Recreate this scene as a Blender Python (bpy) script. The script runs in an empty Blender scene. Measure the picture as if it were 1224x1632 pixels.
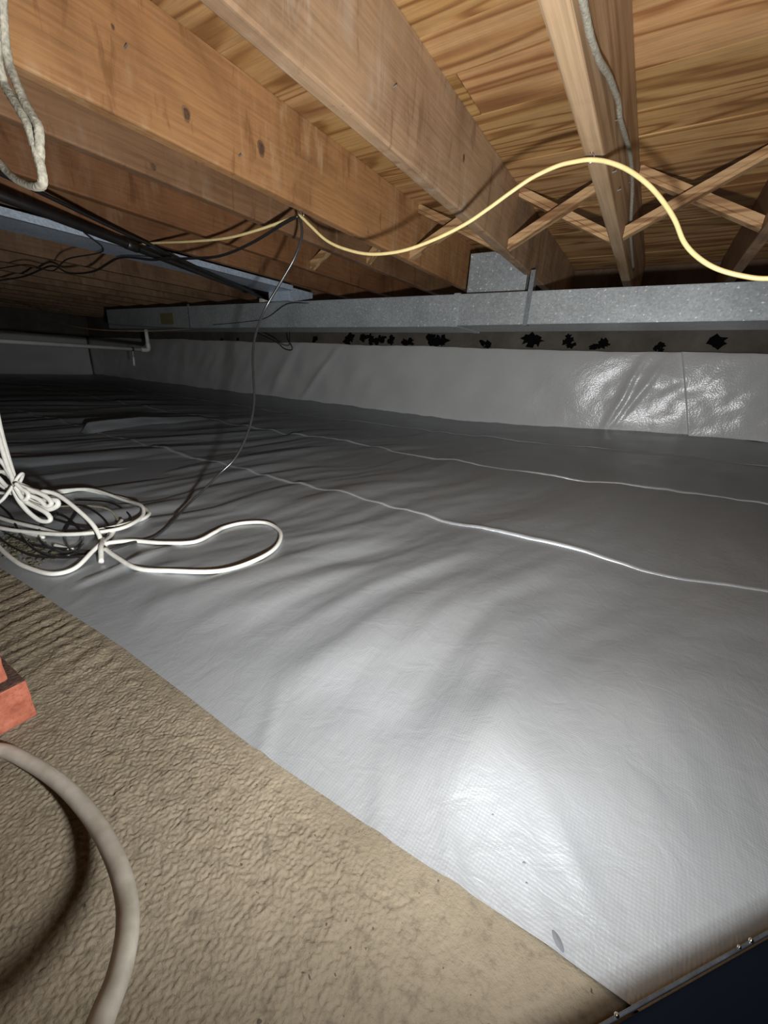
import bpy, bmesh, math, random
import numpy as np
from mathutils import Vector, Matrix, Quaternion

SC = bpy.context.scene
COL = SC.collection
random.seed(7)

# ------------------------------------------------------------------ camera
FPX = 625.8                                   # focal length in pixels of the 1224x1632 frame
PAN, PITCH, ROLL = 0.555, 0.354, 0.060
fwd = Vector((-math.sin(PAN)*math.cos(PITCH), math.cos(PAN)*math.cos(PITCH), -math.sin(PITCH)))
r0 = Vector((math.cos(PAN), math.sin(PAN), 0)); u0 = r0.cross(fwd)
rt = math.cos(ROLL)*r0 + math.sin(ROLL)*u0
up = -math.sin(ROLL)*r0 + math.cos(ROLL)*u0
cd = bpy.data.cameras.new('camera'); cam = bpy.data.objects.new('camera', cd); COL.objects.link(cam)
cd.sensor_fit = 'VERTICAL'; cd.sensor_height = 36.0; cd.lens = 36.0*FPX/1632
cd.clip_start = 0.01; cd.clip_end = 60
M = Matrix((rt, up, -fwd)).transposed().to_4x4()
cam.matrix_world = M
SC.camera = cam

# ------------------------------------------------------------------ world, lamp, exposure
w = bpy.data.worlds.new('world'); SC.world = w; w.use_nodes = True
w.node_tree.nodes['Background'].inputs[0].default_value = (0.5, 0.6, 0.8, 1)
w.node_tree.nodes['Background'].inputs[1].default_value = 0.0
LP = Vector((0.05, 0.08, -0.15))
ld = bpy.data.lights.new('work_lamp', 'AREA'); ld.shape = 'DISK'; ld.size = 0.05
ld.energy = 33.0; ld.color = (0.975, 0.99, 1.0)
lo = bpy.data.objects.new('work_lamp', ld); COL.objects.link(lo); lo.location = LP
ld.use_nodes = True      # lamp with a soft near field: intensity ~ 1/(d^2 + smooth)
_ln = ld.node_tree; _fo = _ln.nodes.new('ShaderNodeLightFalloff'); _fo.inputs['Strength'].default_value = 1.0; _fo.inputs['Smooth'].default_value = 0.35
_ln.links.new(_fo.outputs['Quadratic'], _ln.nodes['Emission'].inputs['Strength'])
lo.rotation_euler = Vector((-0.52, 0.80, 0.10)).to_track_quat('-Z', 'Y').to_euler()
SC.view_settings.view_transform = 'Standard'; SC.view_settings.look = 'None'
SC.view_settings.gamma = 1; SC.view_settings.use_curve_mapping = False
SC.view_settings.exposure = 0.0

# ------------------------------------------------------------------ numpy noise
_rs = np.random.RandomState(11)
_perm = _rs.permutation(512); _perm = np.concatenate([_perm, _perm, _perm])
_ga = _rs.rand(512)*2*np.pi; _gx = np.cos(_ga); _gy = np.sin(_ga)
def pn(x, y, s=0):
    x = np.asarray(x, float)+s*17.31; y = np.asarray(y, float)+s*5.77
    xi = np.floor(x).astype(int); yi = np.floor(y).astype(int); fx = x-xi; fy = y-yi
    u = fx*fx*fx*(fx*(fx*6-15)+10); v = fy*fy*fy*(fy*(fy*6-15)+10)
    def g(ix, iy, dx, dy):
        h = _perm[(_perm[ix & 511]+iy) & 511]
        return _gx[h]*dx+_gy[h]*dy
    a = g(xi, yi, fx, fy); b = g(xi+1, yi, fx-1, fy); c = g(xi, yi+1, fx, fy-1); d = g(xi+1, yi+1, fx-1, fy-1)
    return ((a+(b-a)*u)+((c+(d-c)*u)-(a+(b-a)*u))*v)*1.5
def ss(a, b, x):
    t = np.clip((np.asarray(x, float)-a)/(b-a), 0, 1); return t*t*(3-2*t)

# ------------------------------------------------------------------ node helpers
def mat(name):
    m = bpy.data.materials.new(name); m.use_nodes = True
    nt = m.node_tree; b = nt.nodes['Principled BSDF']
    return m, nt, b
def nd(nt, t, **k):
    n = nt.nodes.new(t)
    for a, v in k.items():
        if a.startswith('i_'): n.inputs[a[2:].replace('_', ' ')].default_value = v
        else: setattr(n, a, v)
    return n
def lk(nt, a, b): nt.links.new(a, b)
def coords(nt, scale=(1, 1, 1), kind='Object', rnd=False):
    tc = nd(nt, 'ShaderNodeTexCoord'); mp = nd(nt, 'ShaderNodeMapping'); mp.inputs['Scale'].default_value = scale
    src = tc.outputs[kind]
    if rnd:
        oi = nd(nt, 'ShaderNodeObjectInfo'); vm = nd(nt, 'ShaderNodeVectorMath', operation='SCALE')
        cb = nd(nt, 'ShaderNodeCombineXYZ'); 
        for i in range(3): lk(nt, oi.outputs['Random'], cb.inputs[i])
        lk(nt, cb.outputs[0], vm.inputs[0]); vm.inputs['Scale'].default_value = 13.7
        ad = nd(nt, 'ShaderNodeVectorMath', operation='ADD'); lk(nt, src, ad.inputs[0]); lk(nt, vm.outputs[0], ad.inputs[1])
        src = ad.outputs[0]
    lk(nt, src, mp.inputs['Vector']); return mp.outputs[0]
def noise(nt, vec, scale, detail=4, rough=0.55, dist=0.0):
    n = nd(nt, 'ShaderNodeTexNoise'); lk(nt, vec, n.inputs['Vector'])
    n.inputs['Scale'].default_value = scale; n.inputs['Detail'].default_value = detail
    n.inputs['Roughness'].default_value = rough; n.inputs['Distortion'].default_value = dist
    return n.outputs['Fac']
def ramp(nt, fac, stops):
    r = nd(nt, 'ShaderNodeValToRGB'); lk(nt, fac, r.inputs[0]); e = r.color_ramp.elements
    while len(e) < len(stops): e.new(0.5)
    for el, (p, c) in zip(e, stops):
        el.position = p; el.color = (c, c, c, 1) if isinstance(c, (int, float)) else (*c, 1)
    return r.outputs[0]
def mix(nt, fac, a, b, mode='MIX'):
    m = nd(nt, 'ShaderNodeMix', data_type='RGBA', blend_type=mode)
    for sock, v in ((m.inputs[0], fac), (m.inputs[6], a), (m.inputs[7], b)):
        if isinstance(v, (int, float)): sock.default_value = v
        elif isinstance(v, tuple): sock.default_value = (*v, 1)
        else: lk(nt, v, sock)
    return m.outputs[2]
def math_(nt, op, a, b=None):
    m = nd(nt, 'ShaderNodeMath', operation=op)
    for i, v in enumerate((a, b)):
        if v is None: continue
        if isinstance(v, (int, float)): m.inputs[i].default_value = v
        else: lk(nt, v, m.inputs[i])
    return m.outputs[0]
def bump(nt, b, h, strength, dist):
    n = nd(nt, 'ShaderNodeBump'); n.inputs['Strength'].default_value = strength; n.inputs['Distance'].default_value = dist
    lk(nt, h, n.inputs['Height']); lk(nt, n.outputs[0], b.inputs['Normal'])

def wood(name, dark, mid, light, axis, freq=9.0, rings=26.0, stretch=0.07, rough=0.6, stain=0.5, ringmix=0.7, bstr=0.35, scuff=0.0):
    m, nt, b = mat(name)
    sc = [1, 1, 1]; sc[axis] = stretch
    v = coords(nt, tuple(sc), rnd=True)
    n1 = noise(nt, v, freq, 2, 0.40, 0.25)
    rg = math_(nt, 'SINE', math_(nt, 'MULTIPLY', n1, rings))
    rg = math_(nt, 'ADD', math_(nt, 'MULTIPLY', rg, 0.5), 0.5)
    rg = math_(nt, 'POWER', rg, 2.2)
    sc2 = [1, 1, 1]; sc2[axis] = stretch*0.35
    fine = noise(nt, coords(nt, tuple(sc2), rnd=True), 140, 4, 0.6)
    c = ramp(nt, rg, [(0.0, light), (0.45, mid), (1.0, dark)])
    base = mix(nt, ringmix, mid, c)
    f2 = ramp(nt, fine, [(0.3, 0.72), (0.62, 1.12)])
    base = mix(nt, 0.75, base, f2, 'MULTIPLY')
    st = noise(nt, coords(nt, (1, 1, 1), rnd=True), 2.6, 5, 0.62, 0.6)
    base = mix(nt, stain, base, ramp(nt, st, [(0.3, (0.50, 0.44, 0.40)), (0.5, (0.95, 0.93, 0.9)), (0.7, (1.2, 1.16, 1.1))]), 'MULTIPLY')
    if scuff:
        sv = noise(nt, coords(nt, (1, 1, .22), rnd=True), 22, 5, 0.65, 0.4)
        msk = noise(nt, coords(nt, rnd=True), 4.5, 3, 0.6)
        f = math_(nt, 'MULTIPLY', ramp(nt, sv, [(0.50, 0.0), (0.66, 1.0)]), ramp(nt, msk, [(0.45, 0.0), (0.62, scuff)]))
        base = mix(nt, f, base, (0.50, 0.43, 0.35))
        dk = math_(nt, 'MULTIPLY', ramp(nt, sv, [(0.34, 1.0), (0.43, 0.0)]), scuff)
        base = mix(nt, dk, base, (0.16, 0.09, 0.05))
    oi = nd(nt, 'ShaderNodeObjectInfo')
    base = mix(nt, 1.0, base, oi.outputs['Color'], 'MULTIPLY')
    lk(nt, base, b.inputs['Base Color']); b.inputs['Roughness'].default_value = rough
    b.inputs['Specular IOR Level'].default_value = 0.3
    h = math_(nt, 'ADD', math_(nt, 'MULTIPLY', fine, 0.6), math_(nt, 'MULTIPLY', rg, -0.25))
    bump(nt, b, h, bstr, 0.002)
    return m

MAT = {}
MAT['deck'] = wood('deck_pine', (0.23, 0.098, 0.036), (0.49, 0.275, 0.110), (0.57, 0.355, 0.165), 0, 6.5, 60.0, 0.11, stain=0.45, ringmix=0.75)
MAT['joist'] = wood('joist_lumber', (0.26, 0.155, 0.085), (0.345, 0.225, 0.135), (0.40, 0.275, 0.175), 1, 5.0, 9.0, 0.12, stain=0.85, ringmix=0.3, bstr=0.25, scuff=0.55)
MAT['joist_grain'] = wood('joist_grainy', (0.27, 0.16, 0.085), (0.42, 0.28, 0.165), (0.50, 0.35, 0.22), 1, 16.0, 22.0, 0.06, stain=0.35, ringmix=0.7, bstr=0.5)
MAT['strut'] = wood('strut_wood', (0.20, 0.10, 0.045), (0.40, 0.235, 0.110), (0.50, 0.32, 0.165), 0, 24.0, 18.0, 0.05, stain=0.3, ringmix=0.8, bstr=0.5)

def plain(name, c, rough=0.5, metal=0.0, spec=0.5, nscale=None, namp=0.25, bs=0.0, coat=0.0):
    m, nt, b = mat(name)
    b.inputs['Roughness'].default_value = rough; b.inputs['Metallic'].default_value = metal
    b.inputs['Specular IOR Level'].default_value = spec; b.inputs['Coat Weight'].default_value = coat
    v = coords(nt); n = noise(nt, v, nscale or 20, 5, 0.6)
    f = ramp(nt, n, [(0.3, 1-namp), (0.7, 1+namp*0.6)])
    lk(nt, mix(nt, 1.0, c, f, 'MULTIPLY'), b.inputs['Base Color'])
    if bs: bump(nt, b, n, bs, 0.003)
    return m
MAT['white_cable'] = plain('white_cable_jacket', (0.78, 0.77, 0.70), 0.4, nscale=60, namp=0.12)
MAT['yellow'] = plain('yellow_cable_jacket', (0.82, 0.66, 0.31), 0.42, nscale=60, namp=0.1)
MAT['black'] = plain('black_cable_jacket', (0.018, 0.017, 0.017), 0.3, nscale=60, namp=0.2)
MAT['coax'] = plain('coax_jacket', (0.035, 0.035, 0.035), 0.25, spec=0.9, nscale=60, namp=0.2)
MAT['dusty'] = plain('dusty_grey_cable', (0.31, 0.285, 0.22), 0.85, nscale=180, namp=0.45, bs=0.6)
MAT['metal'] = plain('hook_steel', (0.55, 0.52, 0.50), 0.3, metal=0.9, nscale=60)
MAT['knot_dark'] = plain('knot_dark', (0.12, 0.060, 0.030), 0.7, nscale=200, namp=0.5, bs=0.5)
MAT['dull'] = plain('dull_steel', (0.16, 0.14, 0.12), 0.75, nscale=60)
MAT['abs'] = plain('black_drain_plastic', (0.016, 0.013, 0.012), 0.35, nscale=12, namp=0.4)
MAT['pvc'] = plain('white_pvc', (0.62, 0.62, 0.58), 0.4, nscale=10, namp=0.15)
MAT['mastic'] = plain('black_mastic', (0.004, 0.004, 0.004), 0.95, spec=0.08, nscale=40, bs=0.5)
MAT['navy'] = plain('navy_plastic', (0.0016, 0.0026, 0.0045), 0.9, spec=0.04, nscale=8)
MAT['rim'] = plain('clear_rim', (0.03, 0.033, 0.038), 0.2, spec=0.7, nscale=90, namp=0.5, bs=0.3)
MAT['bead'] = plain('glint_bead', (0.85, 0.87, 0.9), 0.05, metal=1.0, nscale=10, namp=0.0)
MAT['patch'] = plain('grey_patch', (0.13, 0.13, 0.14), 0.6, nscale=80)
MAT['brick_dirt_shade'] = plain('brick_dirt_shade', (0.07, 0.035, 0.022), 0.95, nscale=160, namp=0.6, bs=1.0)  # lower brick's top: dirt colour with the gap's shade painted in
MAT['dirt'] = plain('dark_mossy_dirt', (0.10, 0.09, 0.055), 0.95, nscale=120, namp=0.6, bs=1.0)
MAT['tag'] = plain('olive_tag', (0.17, 0.15, 0.07), 0.7, nscale=50)

def brick_mat():
    m, nt, b = mat('red_brick')
    v = coords(nt, rnd=True); n = noise(nt, v, 60, 6, 0.7); n2 = noise(nt, v, 260, 4, 0.6)
    c = ramp(nt, n, [(0.25, (0.17, 0.040, 0.020)), (0.5, (0.28, 0.080, 0.042)), (0.75, (0.36, 0.125, 0.072))])
    c = mix(nt, 0.8, c, ramp(nt, n2, [(0.30, 0.55), (0.42, 1.0), (0.72, 1.05), (0.8, 1.5)]), 'MULTIPLY')
    lk(nt, c, b.inputs['Base Color']); b.inputs['Roughness'].default_value = 0.9
    bump(nt, b, n2, 0.7, 0.0015); return m
MAT['brick'] = brick_mat()

def liner_mat():
    m, nt, b = mat('grey_liner')
    v = coords(nt)
    big = noise(nt, v, 1.6, 4, 0.6)
    c = mix(nt, 0.5, (0.355, 0.377, 0.392), ramp(nt, big, [(0.35, (0.86, 0.83, 0.81)), (0.6, (1.0, 1.0, 1.0))]), 'MULTIPLY')
    sp = noise(nt, v, 90, 2, 0.5)
    c = mix(nt, 1.0, c, ramp(nt, sp, [(0.12, 0.45), (0.14, 1.0)]), 'MULTIPLY')
    lk(nt, c, b.inputs['Base Color'])
    rr = noise(nt, v, 5, 4, 0.6)
    lk(nt, ramp(nt, rr, [(0.3, 0.40), (0.7, 0.48)]), b.inputs['Roughness'])
    b.inputs['Specular IOR Level'].default_value = 0.8; b.inputs['Metallic'].default_value = 0.50
    # scrim weave
    w1 = nd(nt, 'ShaderNodeTexWave', wave_type='BANDS', bands_direction='X'); w2 = nd(nt, 'ShaderNodeTexWave', wave_type='BANDS', bands_direction='Y')
    for q in (w1, w2):
        lk(nt, v, q.inputs['Vector']); q.inputs['Scale'].default_value = 95; q.inputs['Distortion'].default_value = 2.5
        q.inputs['Detail'].default_value = 2
    w3 = nd(nt, 'ShaderNodeTexWave', wave_type='BANDS', bands_direction='Z'); lk(nt, v, w3.inputs['Vector']); w3.inputs['Scale'].default_value = 75
    s = math_(nt, 'ADD', w1.outputs['Fac'], w2.outputs['Fac'])
    fold = noise(nt, v, 26, 5, 0.6, 0.8)
    lines = noise(nt, coords(nt, (6, 1, 1)), 9, 4, 0.6)
    b1 = nd(nt, 'ShaderNodeBump'); b1.inputs['Strength'].default_value = 0.16; b1.inputs['Distance'].default_value = 0.0003; lk(nt, s, b1.inputs['Height'])
    b2 = nd(nt, 'ShaderNodeBump'); b2.inputs['Strength'].default_value = 0.40; b2.inputs['Distance'].default_value = 0.003
    lk(nt, math_(nt, 'ADD', fold, math_(nt, 'MULTIPLY', lines, 0.5)), b2.inputs['Height'])
    lk(nt, b1.outputs[0], b2.inputs['Normal']); lk(nt, b2.outputs[0], b.inputs['Normal'])
    return m
MAT['liner'] = liner_mat()
def wall_liner_mat():
    m, nt, b = mat('grey_wall_liner')
    v = coords(nt)
    lk(nt, mix(nt, 0.3, (0.66, 0.66, 0.645), ramp(nt, noise(nt, v, 3, 4), [(0.3, 0.8), (0.7, 1.1)]), 'MULTIPLY'), b.inputs['Base Color'])
    b.inputs['Roughness'].default_value = 0.27; b.inputs['Specular IOR Level'].default_value = 0.8
    vo = nd(nt, 'ShaderNodeTexVoronoi'); lk(nt, v, vo.inputs['Vector']); vo.inputs['Scale'].default_value = 110
    n2 = noise(nt, v, 7, 4, 0.55, 0.5)
    b1 = nd(nt, 'ShaderNodeBump'); b1.inputs['Strength'].default_value = 0.16; b1.inputs['Distance'].default_value = 0.004; lk(nt, vo.outputs['Distance'], b1.inputs['Height'])
    b2 = nd(nt, 'ShaderNodeBump'); b2.inputs['Strength'].default_value = 0.35; b2.inputs['Distance'].default_value = 0.012; lk(nt, n2, b2.inputs['Height'])
    lk(nt, b1.outputs[0], b2.inputs['Normal']); lk(nt, b2.outputs[0], b.inputs['Normal'])
    return m
MAT['wall_liner'] = wall_liner_mat()

def galv(name, tint, speck):
    m, nt, b = mat(name)
    v = coords(nt)
    vo = nd(nt, 'ShaderNodeTexVoronoi'); lk(nt, v, vo.inputs['Vector']); vo.inputs['Scale'].default_value = 130
    sep = nd(nt, 'ShaderNodeSeparateColor'); lk(nt, vo.outputs['Color'], sep.inputs[0])
    c = mix(nt, 1.0, tint, ramp(nt, sep.outputs[0], [(0.0, 0.84), (1.0, 1.14)]), 'MULTIPLY')
    c = mix(nt, 0.6, c, ramp(nt, noise(nt, v, 3.0, 5, 0.65), [(0.3, 0.6), (0.7, 1.2)]), 'MULTIPLY')
    sp = noise(nt, coords(nt, (1, 1, 1)), 75, 3, 0.6)
    c = mix(nt, math_(nt, 'MULTIPLY', ramp(nt, sp, [(0.62, 0.0), (0.68, 1.0)]), speck), c, (0.85, 0.87, 0.84))
    lk(nt, c, b.inputs['Base Color'])
    b.inputs['Metallic'].default_value = 0.2; b.inputs['Roughness'].default_value = 0.42
    bump(nt, b, math_(nt, 'ADD', sep.outputs[0], noise(nt, v, 30, 3)), 0.25, 0.001)
    return m
MAT['galv'] = galv('galvanised_sheet', (0.34, 0.365, 0.375), 0.8)
MAT['galv_plain'] = galv('galvanised_plain', (0.50, 0.57, 0.66), 0.1)

MAT['galv_dark'] = galv('galvanised_dark', (0.20, 0.22, 0.23), 0.1)
def conc():
    m, nt, b = mat('old_concrete')
    v = coords(nt); n = noise(nt, v, 5, 6, 0.65)
    c = ramp(nt, n, [(0.3, (0.085, 0.072, 0.058)), (0.7, (0.16, 0.14, 0.118))])
    lk(nt, c, b.inputs['Base Color']); b.inputs['Roughness'].default_value = 0.9
    bump(nt, b, noise(nt, v, 60, 5), 0.5, 0.004); return m
MAT['concrete'] = conc()
def ground():
    m, nt, b = mat('tan_ground')
    v = coords(nt); n = noise(nt, v, 6, 5, 0.6); n2 = noise(nt, v, 90, 4, 0.6)
    c = ramp(nt, n, [(0.3, (0.140, 0.114, 0.078)), (0.7, (0.200, 0.166, 0.118))])
    c = mix(nt, 0.8, c, ramp(nt, n2, [(0.28, 0.62), (0.45, 1.0), (0.75, 1.1)]), 'MULTIPLY')
    sp = noise(nt, v, 160, 2, 0.5)
    c = mix(nt, 1.0, c, ramp(nt, sp, [(0.24, 0.35), (0.27, 1.0)]), 'MULTIPLY')
    lk(nt, c, b.inputs['Base Color']); b.inputs['Roughness'].default_value = 0.9; b.inputs['Specular IOR Level'].default_value = 0.2
    h = math_(nt, 'ADD', noise(nt, v, 330, 4, 0.6), math_(nt, 'MULTIPLY', n2, 0.8))
    bump(nt, b, h, 0.8, 0.0016); return m
MAT['ground'] = ground()
def hose_mat():
    m, nt, b = mat('clear_hose')
    b.inputs['Base Color'].default_value = (0.62, 0.58, 0.50, 1)
    b.inputs['Transmission Weight'].default_value = 0.55; b.inputs['Roughness'].default_value = 0.35
    b.inputs['IOR'].default_value = 1.25
    lk(nt, ramp(nt, noise(nt, coords(nt), 60, 4), [(0.3, (0.50, 0.46, 0.38)), (0.7, (0.72, 0.68, 0.6))]), b.inputs['Base Color'])
    return m
MAT['hose'] = hose_mat()

# ------------------------------------------------------------------ object helpers
def link(name, me, parent=None, loc=(0, 0, 0)):
    o = bpy.data.objects.new(name, me); COL.objects.link(o); o.location = loc
    if parent is not None: o.parent = parent
    return o
def tag(o, label, cat, group=None, kind=None):
    if label: o['label'] = label
    if cat: o['category'] = cat
    if group: o['group'] = group
    if kind: o['kind'] = kind
    return o
def empty(name, loc=(0, 0, 0)):
    return link(name, None, None, loc)
def setmat(me, m, smooth=False):
    me.materials.append(m)
    if smooth:
        me.polygons.foreach_set('use_smooth', [True]*len(me.polygons))
def grid(name, X, Y, Z, m, parent=None, smooth=True, thick=0):
    r, c = X.shape
    co = np.stack([X, Y, Z], -1).reshape(-1, 3)
    i = np.arange(r*c).reshape(r, c)
    f = np.stack([i[:-1, :-1], i[:-1, 1:], i[1:, 1:], i[1:, :-1]], -1).reshape(-1, 4)
    me = bpy.data.meshes.new(name)
    me.vertices.add(len(co)); me.vertices.foreach_set('co', co.ravel())
    me.loops.add(f.size); me.loops.foreach_set('vertex_index', f.ravel().astype(np.int32))
    me.polygons.add(len(f)); me.polygons.foreach_set('loop_start', np.arange(0, f.size, 4, dtype=np.int32))
    me.update(calc_edges=True); me.validate()
    setmat(me, m, smooth)
    return link(name, me, parent)
def box_bm(bm, lo_, hi, bev=0.0, seg=2):
    g = bmesh.ops.create_cube(bm, size=1.0); vs = g['verts']
    for v in vs:
        v.co = Vector([lo_[k]+(v.co[k]+0.5)*(hi[k]-lo_[k]) for k in range(3)])
    if bev > 0:
        es = list({e for v in vs for e in v.link_edges})
        bmesh.ops.bevel(bm, geom=es, offset=bev, segments=seg, profile=0.5, affect='EDGES')
def finish(name, bm, m, parent=None, loc=(0, 0, 0), smooth=False):
    bmesh.ops.recalc_face_normals(bm, faces=bm.faces)
    me = bpy.data.meshes.new(name); bm.to_mesh(me); bm.free(); setmat(me, m, smooth)
    return link(name, me, parent, loc)
def box(name, lo_, hi, m, parent=None, bev=0.0, origin=None, smooth=False):
    """box given in world coordinates, object origin at its base centre"""
    o = origin or ((lo_[0]+hi[0])/2, (lo_[1]+hi[1])/2, lo_[2])
    if parent is not None: o = (0, 0, 0) if origin is None else origin
    bm = bmesh.new(); box_bm(bm, [lo_[k]-o[k] for k in range(3)], [hi[k]-o[k] for k in range(3)], bev)
    return finish(name, bm, m, parent, o, smooth)
def cr(P, n=6, closed=False):
    P = [Vector(p) for p in P]; out = []
    for i in range(len(P)-1):
        a = P[i-1] if i > 0 else 2*P[0]-P[1]; b = P[i]; c = P[i+1]
        d = P[i+2] if i+2 < len(P) else 2*P[-1]-P[-2]
        for k in range(n):
            t = k/n
            out.append(0.5*((2*b)+(c-a)*t+(2*a-5*b+4*c-d)*t*t+(3*b-a-3*c+d)*t*t*t))
    out.append(P[-1]); return out
def tube_bm(bm, pts, r, seg=8, flat=1.0, caps=True, jit=0.0):
    n = len(pts); T = []
    for i in range(n):
        t = pts[min(i+1, n-1)]-pts[max(i-1, 0)]
        T.append(t.normalized() if t.length > 1e-9 else Vector((0, 0, 1)))
    ref = Vector((0, 0, 1)) if abs(T[0].z) < 0.9 else Vector((0, 1, 0))
    N = (ref-T[0]*ref.dot(T[0])).normalized(); rings = []
    for i in range(n):
        N = (N-T[i]*N.dot(T[i])).normalized(); B = T[i].cross(N)
        rr = r(i/(n-1)) if callable(r) else r
        rr *= 1+jit*(random.random()-0.5)
        rings.append([bm.verts.new(pts[i]+N*math.cos(a)*rr/flat+B*math.sin(a)*rr) for a in [2*math.pi*k/seg for k in range(seg)]])
    for i in range(n-1):
        for k in range(seg):
            bm.faces.new((rings[i][k], rings[i][(k+1) % seg], rings[i+1][(k+1) % seg], rings[i+1][k]))
    if caps:
        bm.faces.new(rings[0][::-1]); bm.faces.new(rings[-1])
def tube(name, pts, r, m, parent=None, seg=8, n=6, flat=1.0, jit=0.0, smooth=True, loc=None):
    bm = bmesh.new(); P = cr(pts, n)
    o = Vector((0, 0, 0))
    if parent is None: o = P[0].copy()
    tube_bm(bm, [p-o for p in P], r, seg, flat, True, jit)
    return finish(name, bm, m, parent, o, smooth)

# ------------------------------------------------------------------ heights of the ground and the liner
ZF = -0.441
def rise(x, y): return 0.115*ss(-1.5, 0.9, x)*np.clip(np.asarray(y)/3.4, 0, 1)**2
def liner_h(x, y):
    x = np.asarray(x, float); y = np.asarray(y, float)
    rampy = ss(0.21, 0.42, y)
    left = 0.55+0.75*ss(-0.2, -1.3, x)
    xw = x+0.10*pn(x*1.1, y*1.7, 3)-0.22*(y-0.5)
    far = 1-0.55*ss(1.3, 3.0, y)
    near = (1-ss(.55, 1.0, y))*ss(.15, -.15, x)
    w = near*ss(.22, .34, y)*(0.015*pn(xw*6.0+2, y*2.2, 61)+0.007*pn(xw*13, y*4.0, 62))+0.017*pn(xw*2.3, y*0.75, 1)+left*(0.0140*pn(xw*6.2, y*1.5, 2)+0.0050*pn(xw*14, y*2.6, 4))+0.0011*pn(xw*30, y*11, 5)
    z = -0.4375+rise(x, y)+rampy*(0.0085+w*far)
    # small edge puckers
    z = z+(1-rampy)*ss(0.0, 0.02, y-0.2)*0.0030*np.maximum(0, pn(x*24+y*16, y*6, 6)-0.22)*2
    z = z+0.025*ss(0.225, 0.40, y)*np.exp(-((x+0.04-.45*(y-.3))/0.13)**2)*(1-ss(.5, .9, y))
    # loose crease by the cable coil
    cx = -0.850-0.02*ss(0.3, 0.5, y); z = z+0.009*np.exp(-((x-cx)/0.010)**2)*ss(0.22, 0.27, y)*(1-ss(0.42, 0.5, y))
    return np.maximum(z, -0.4378+rise(x, y)*0.999)
def lh(x, y): return float(liner_h(np.array([x]), np.array([y]))[0])

# ================================================================== SETTING
# ground: fine parged relief near the camera, coarse plane beyond
xs = np.arange(-1.32, 0.34, 0.00122); ys = np.arange(-0.16, 0.275, 0.00122)
X, Y = np.meshgrid(xs, ys)
wx = X+0.0015*pn(X*60, Y*60, 9); wy = Y+0.0015*pn(X*60, Y*60, 19)
pop = pn(wx*280, wy*300, 7); pop2 = pn(wx*330, wy*330, 15)
st = pn(X*40+Y*9, Y*10, 12); st2 = pn(X*85+Y*12, Y*26, 22)
leftw = ss(-0.42, -0.72, X)
zone = ss(0.05, 0.35, pn(X*4.2, Y*6, 14)+0.75*ss(0.06, 0.16, Y)-0.28)*ss(0.02, -0.15, X)
crust = ss(0.06, 0.0, np.abs(pn(wx*34, wy*44, 13)))*zone
lump = np.maximum(0, pn(wx*52, wy*70, 18))*zone
sm = 1-0.72*ss(-0.20, 0.05, X)
pits = ss(0.62, 0.70, pn(wx*70, wy*70, 27))*ss(-0.45, -0.2, X)
Zg = ZF + sm*(1-.35*leftw)*(0.00130*pop + 0.00050*pop2) + 0.0016*pn(X*5, Y*6, 16)*sm \
    + leftw*(0.0034*np.maximum(-0.45, st)+0.0014*st2) - 0.0011*crust + 0.0022*lump - 0.0010*pits
Zg = np.where(Y > 0.185, ZF+(Zg-ZF)*(1-0.75*ss(0.185, 0.22, Y)), Zg)
edge = np.minimum(np.minimum(X-xs[0], xs[-1]-X), Y-ys[0]); Zg = Zg-0.02*ss(0.03, 0.0, edge)-0.03*ss(0.235, 0.27, Y)
floor = grid('floor', X, Y, Zg, MAT['ground']); floor['kind'] = 'structure'
xs2 = np.arange(-8.6, 3.2, 0.1); ys2 = np.arange(-1.4, 3.6, 0.1); X2, Y2 = np.meshgrid(xs2, ys2)
Z2 = -0.462+rise(X2, Y2)*0.98+0.004*pn(X2*3, Y2*3, 20)*ss(0.3, -0.2, Y2)
sub = grid('packed_ground', X2, Y2, Z2, MAT['ground'], floor)
box('wall_back', (-8.5, 3.43, -0.6), (3.2, 3.65, 0.75), MAT['concrete'])['kind'] = 'structure'
box('wall_left', (-8.55, -1.4, -0.6), (-8.3, 3.43, 0.75), MAT['concrete'])['kind'] = 'structure'
box('wall_right', (3.0, -1.4, -0.6), (3.2, 3.43, 0.75), MAT['concrete'])['kind'] = 'structure'
box('wall_front', (-8.5, -1.45, -0.6), (3.2, -1.25, 0.75), MAT['concrete'])['kind'] = 'structure'
# mastic blobs smeared on the back wall above the liner
wall_back = bpy.data.objects['wall_back']
blobs = [(-4.69, .21, .03, .02), (-4.38, .215, .03, .02), (-3.15, .22, .05, .035), (-2.66, .24, .07, .05), (-2.49, .245, .05, .04), (-2.38, .24, .06, .05), (-2.27, .252, .045, .04), (-2.17, .24, .05, .05),
         (-1.99, .225, .06, .045), (-1.74, .245, .05, .05), (-1.66, .232, .07, .045), (-1.23, .222, .04, .03), (-.60, .245, .05, .035), (-.585, .262, .03, .03), (-.40, .222, .05, .03), (-.36, .256, .045, .035), (-.02, .23, .04, .03), (.27, .25, .06, .045)]
blobs.append((-0.86, 0.255, 0.07, 0.05))
for i, (bx, bz, bw, bh) in enumerate(blobs):
    bm = bmesh.new()
    for q in range(4):
        ox = random.uniform(-.6, .6)*bw; oz = random.uniform(-.6, .6)*bh; k = random.uniform(.35, .8)
        c = bm.verts.new((bx+ox-(-2.65), 3.4272-3.54, bz+oz+0.6)); N = 14; ring = []
        for a in range(N):
            t = 2*math.pi*a/N; rr = k*(1+.5*random.uniform(-1, 1))
            ring.append(bm.verts.new((bx+ox+math.cos(t)*bw*rr-(-2.65), 3.4285-3.54, bz+oz+math.sin(t)*bh*rr+0.6)))
        for a in range(N): bm.faces.new((c, ring[a], ring[(a+1) % N]))
    finish('mastic_blob', bm, MAT['mastic'], wall_back)

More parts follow.
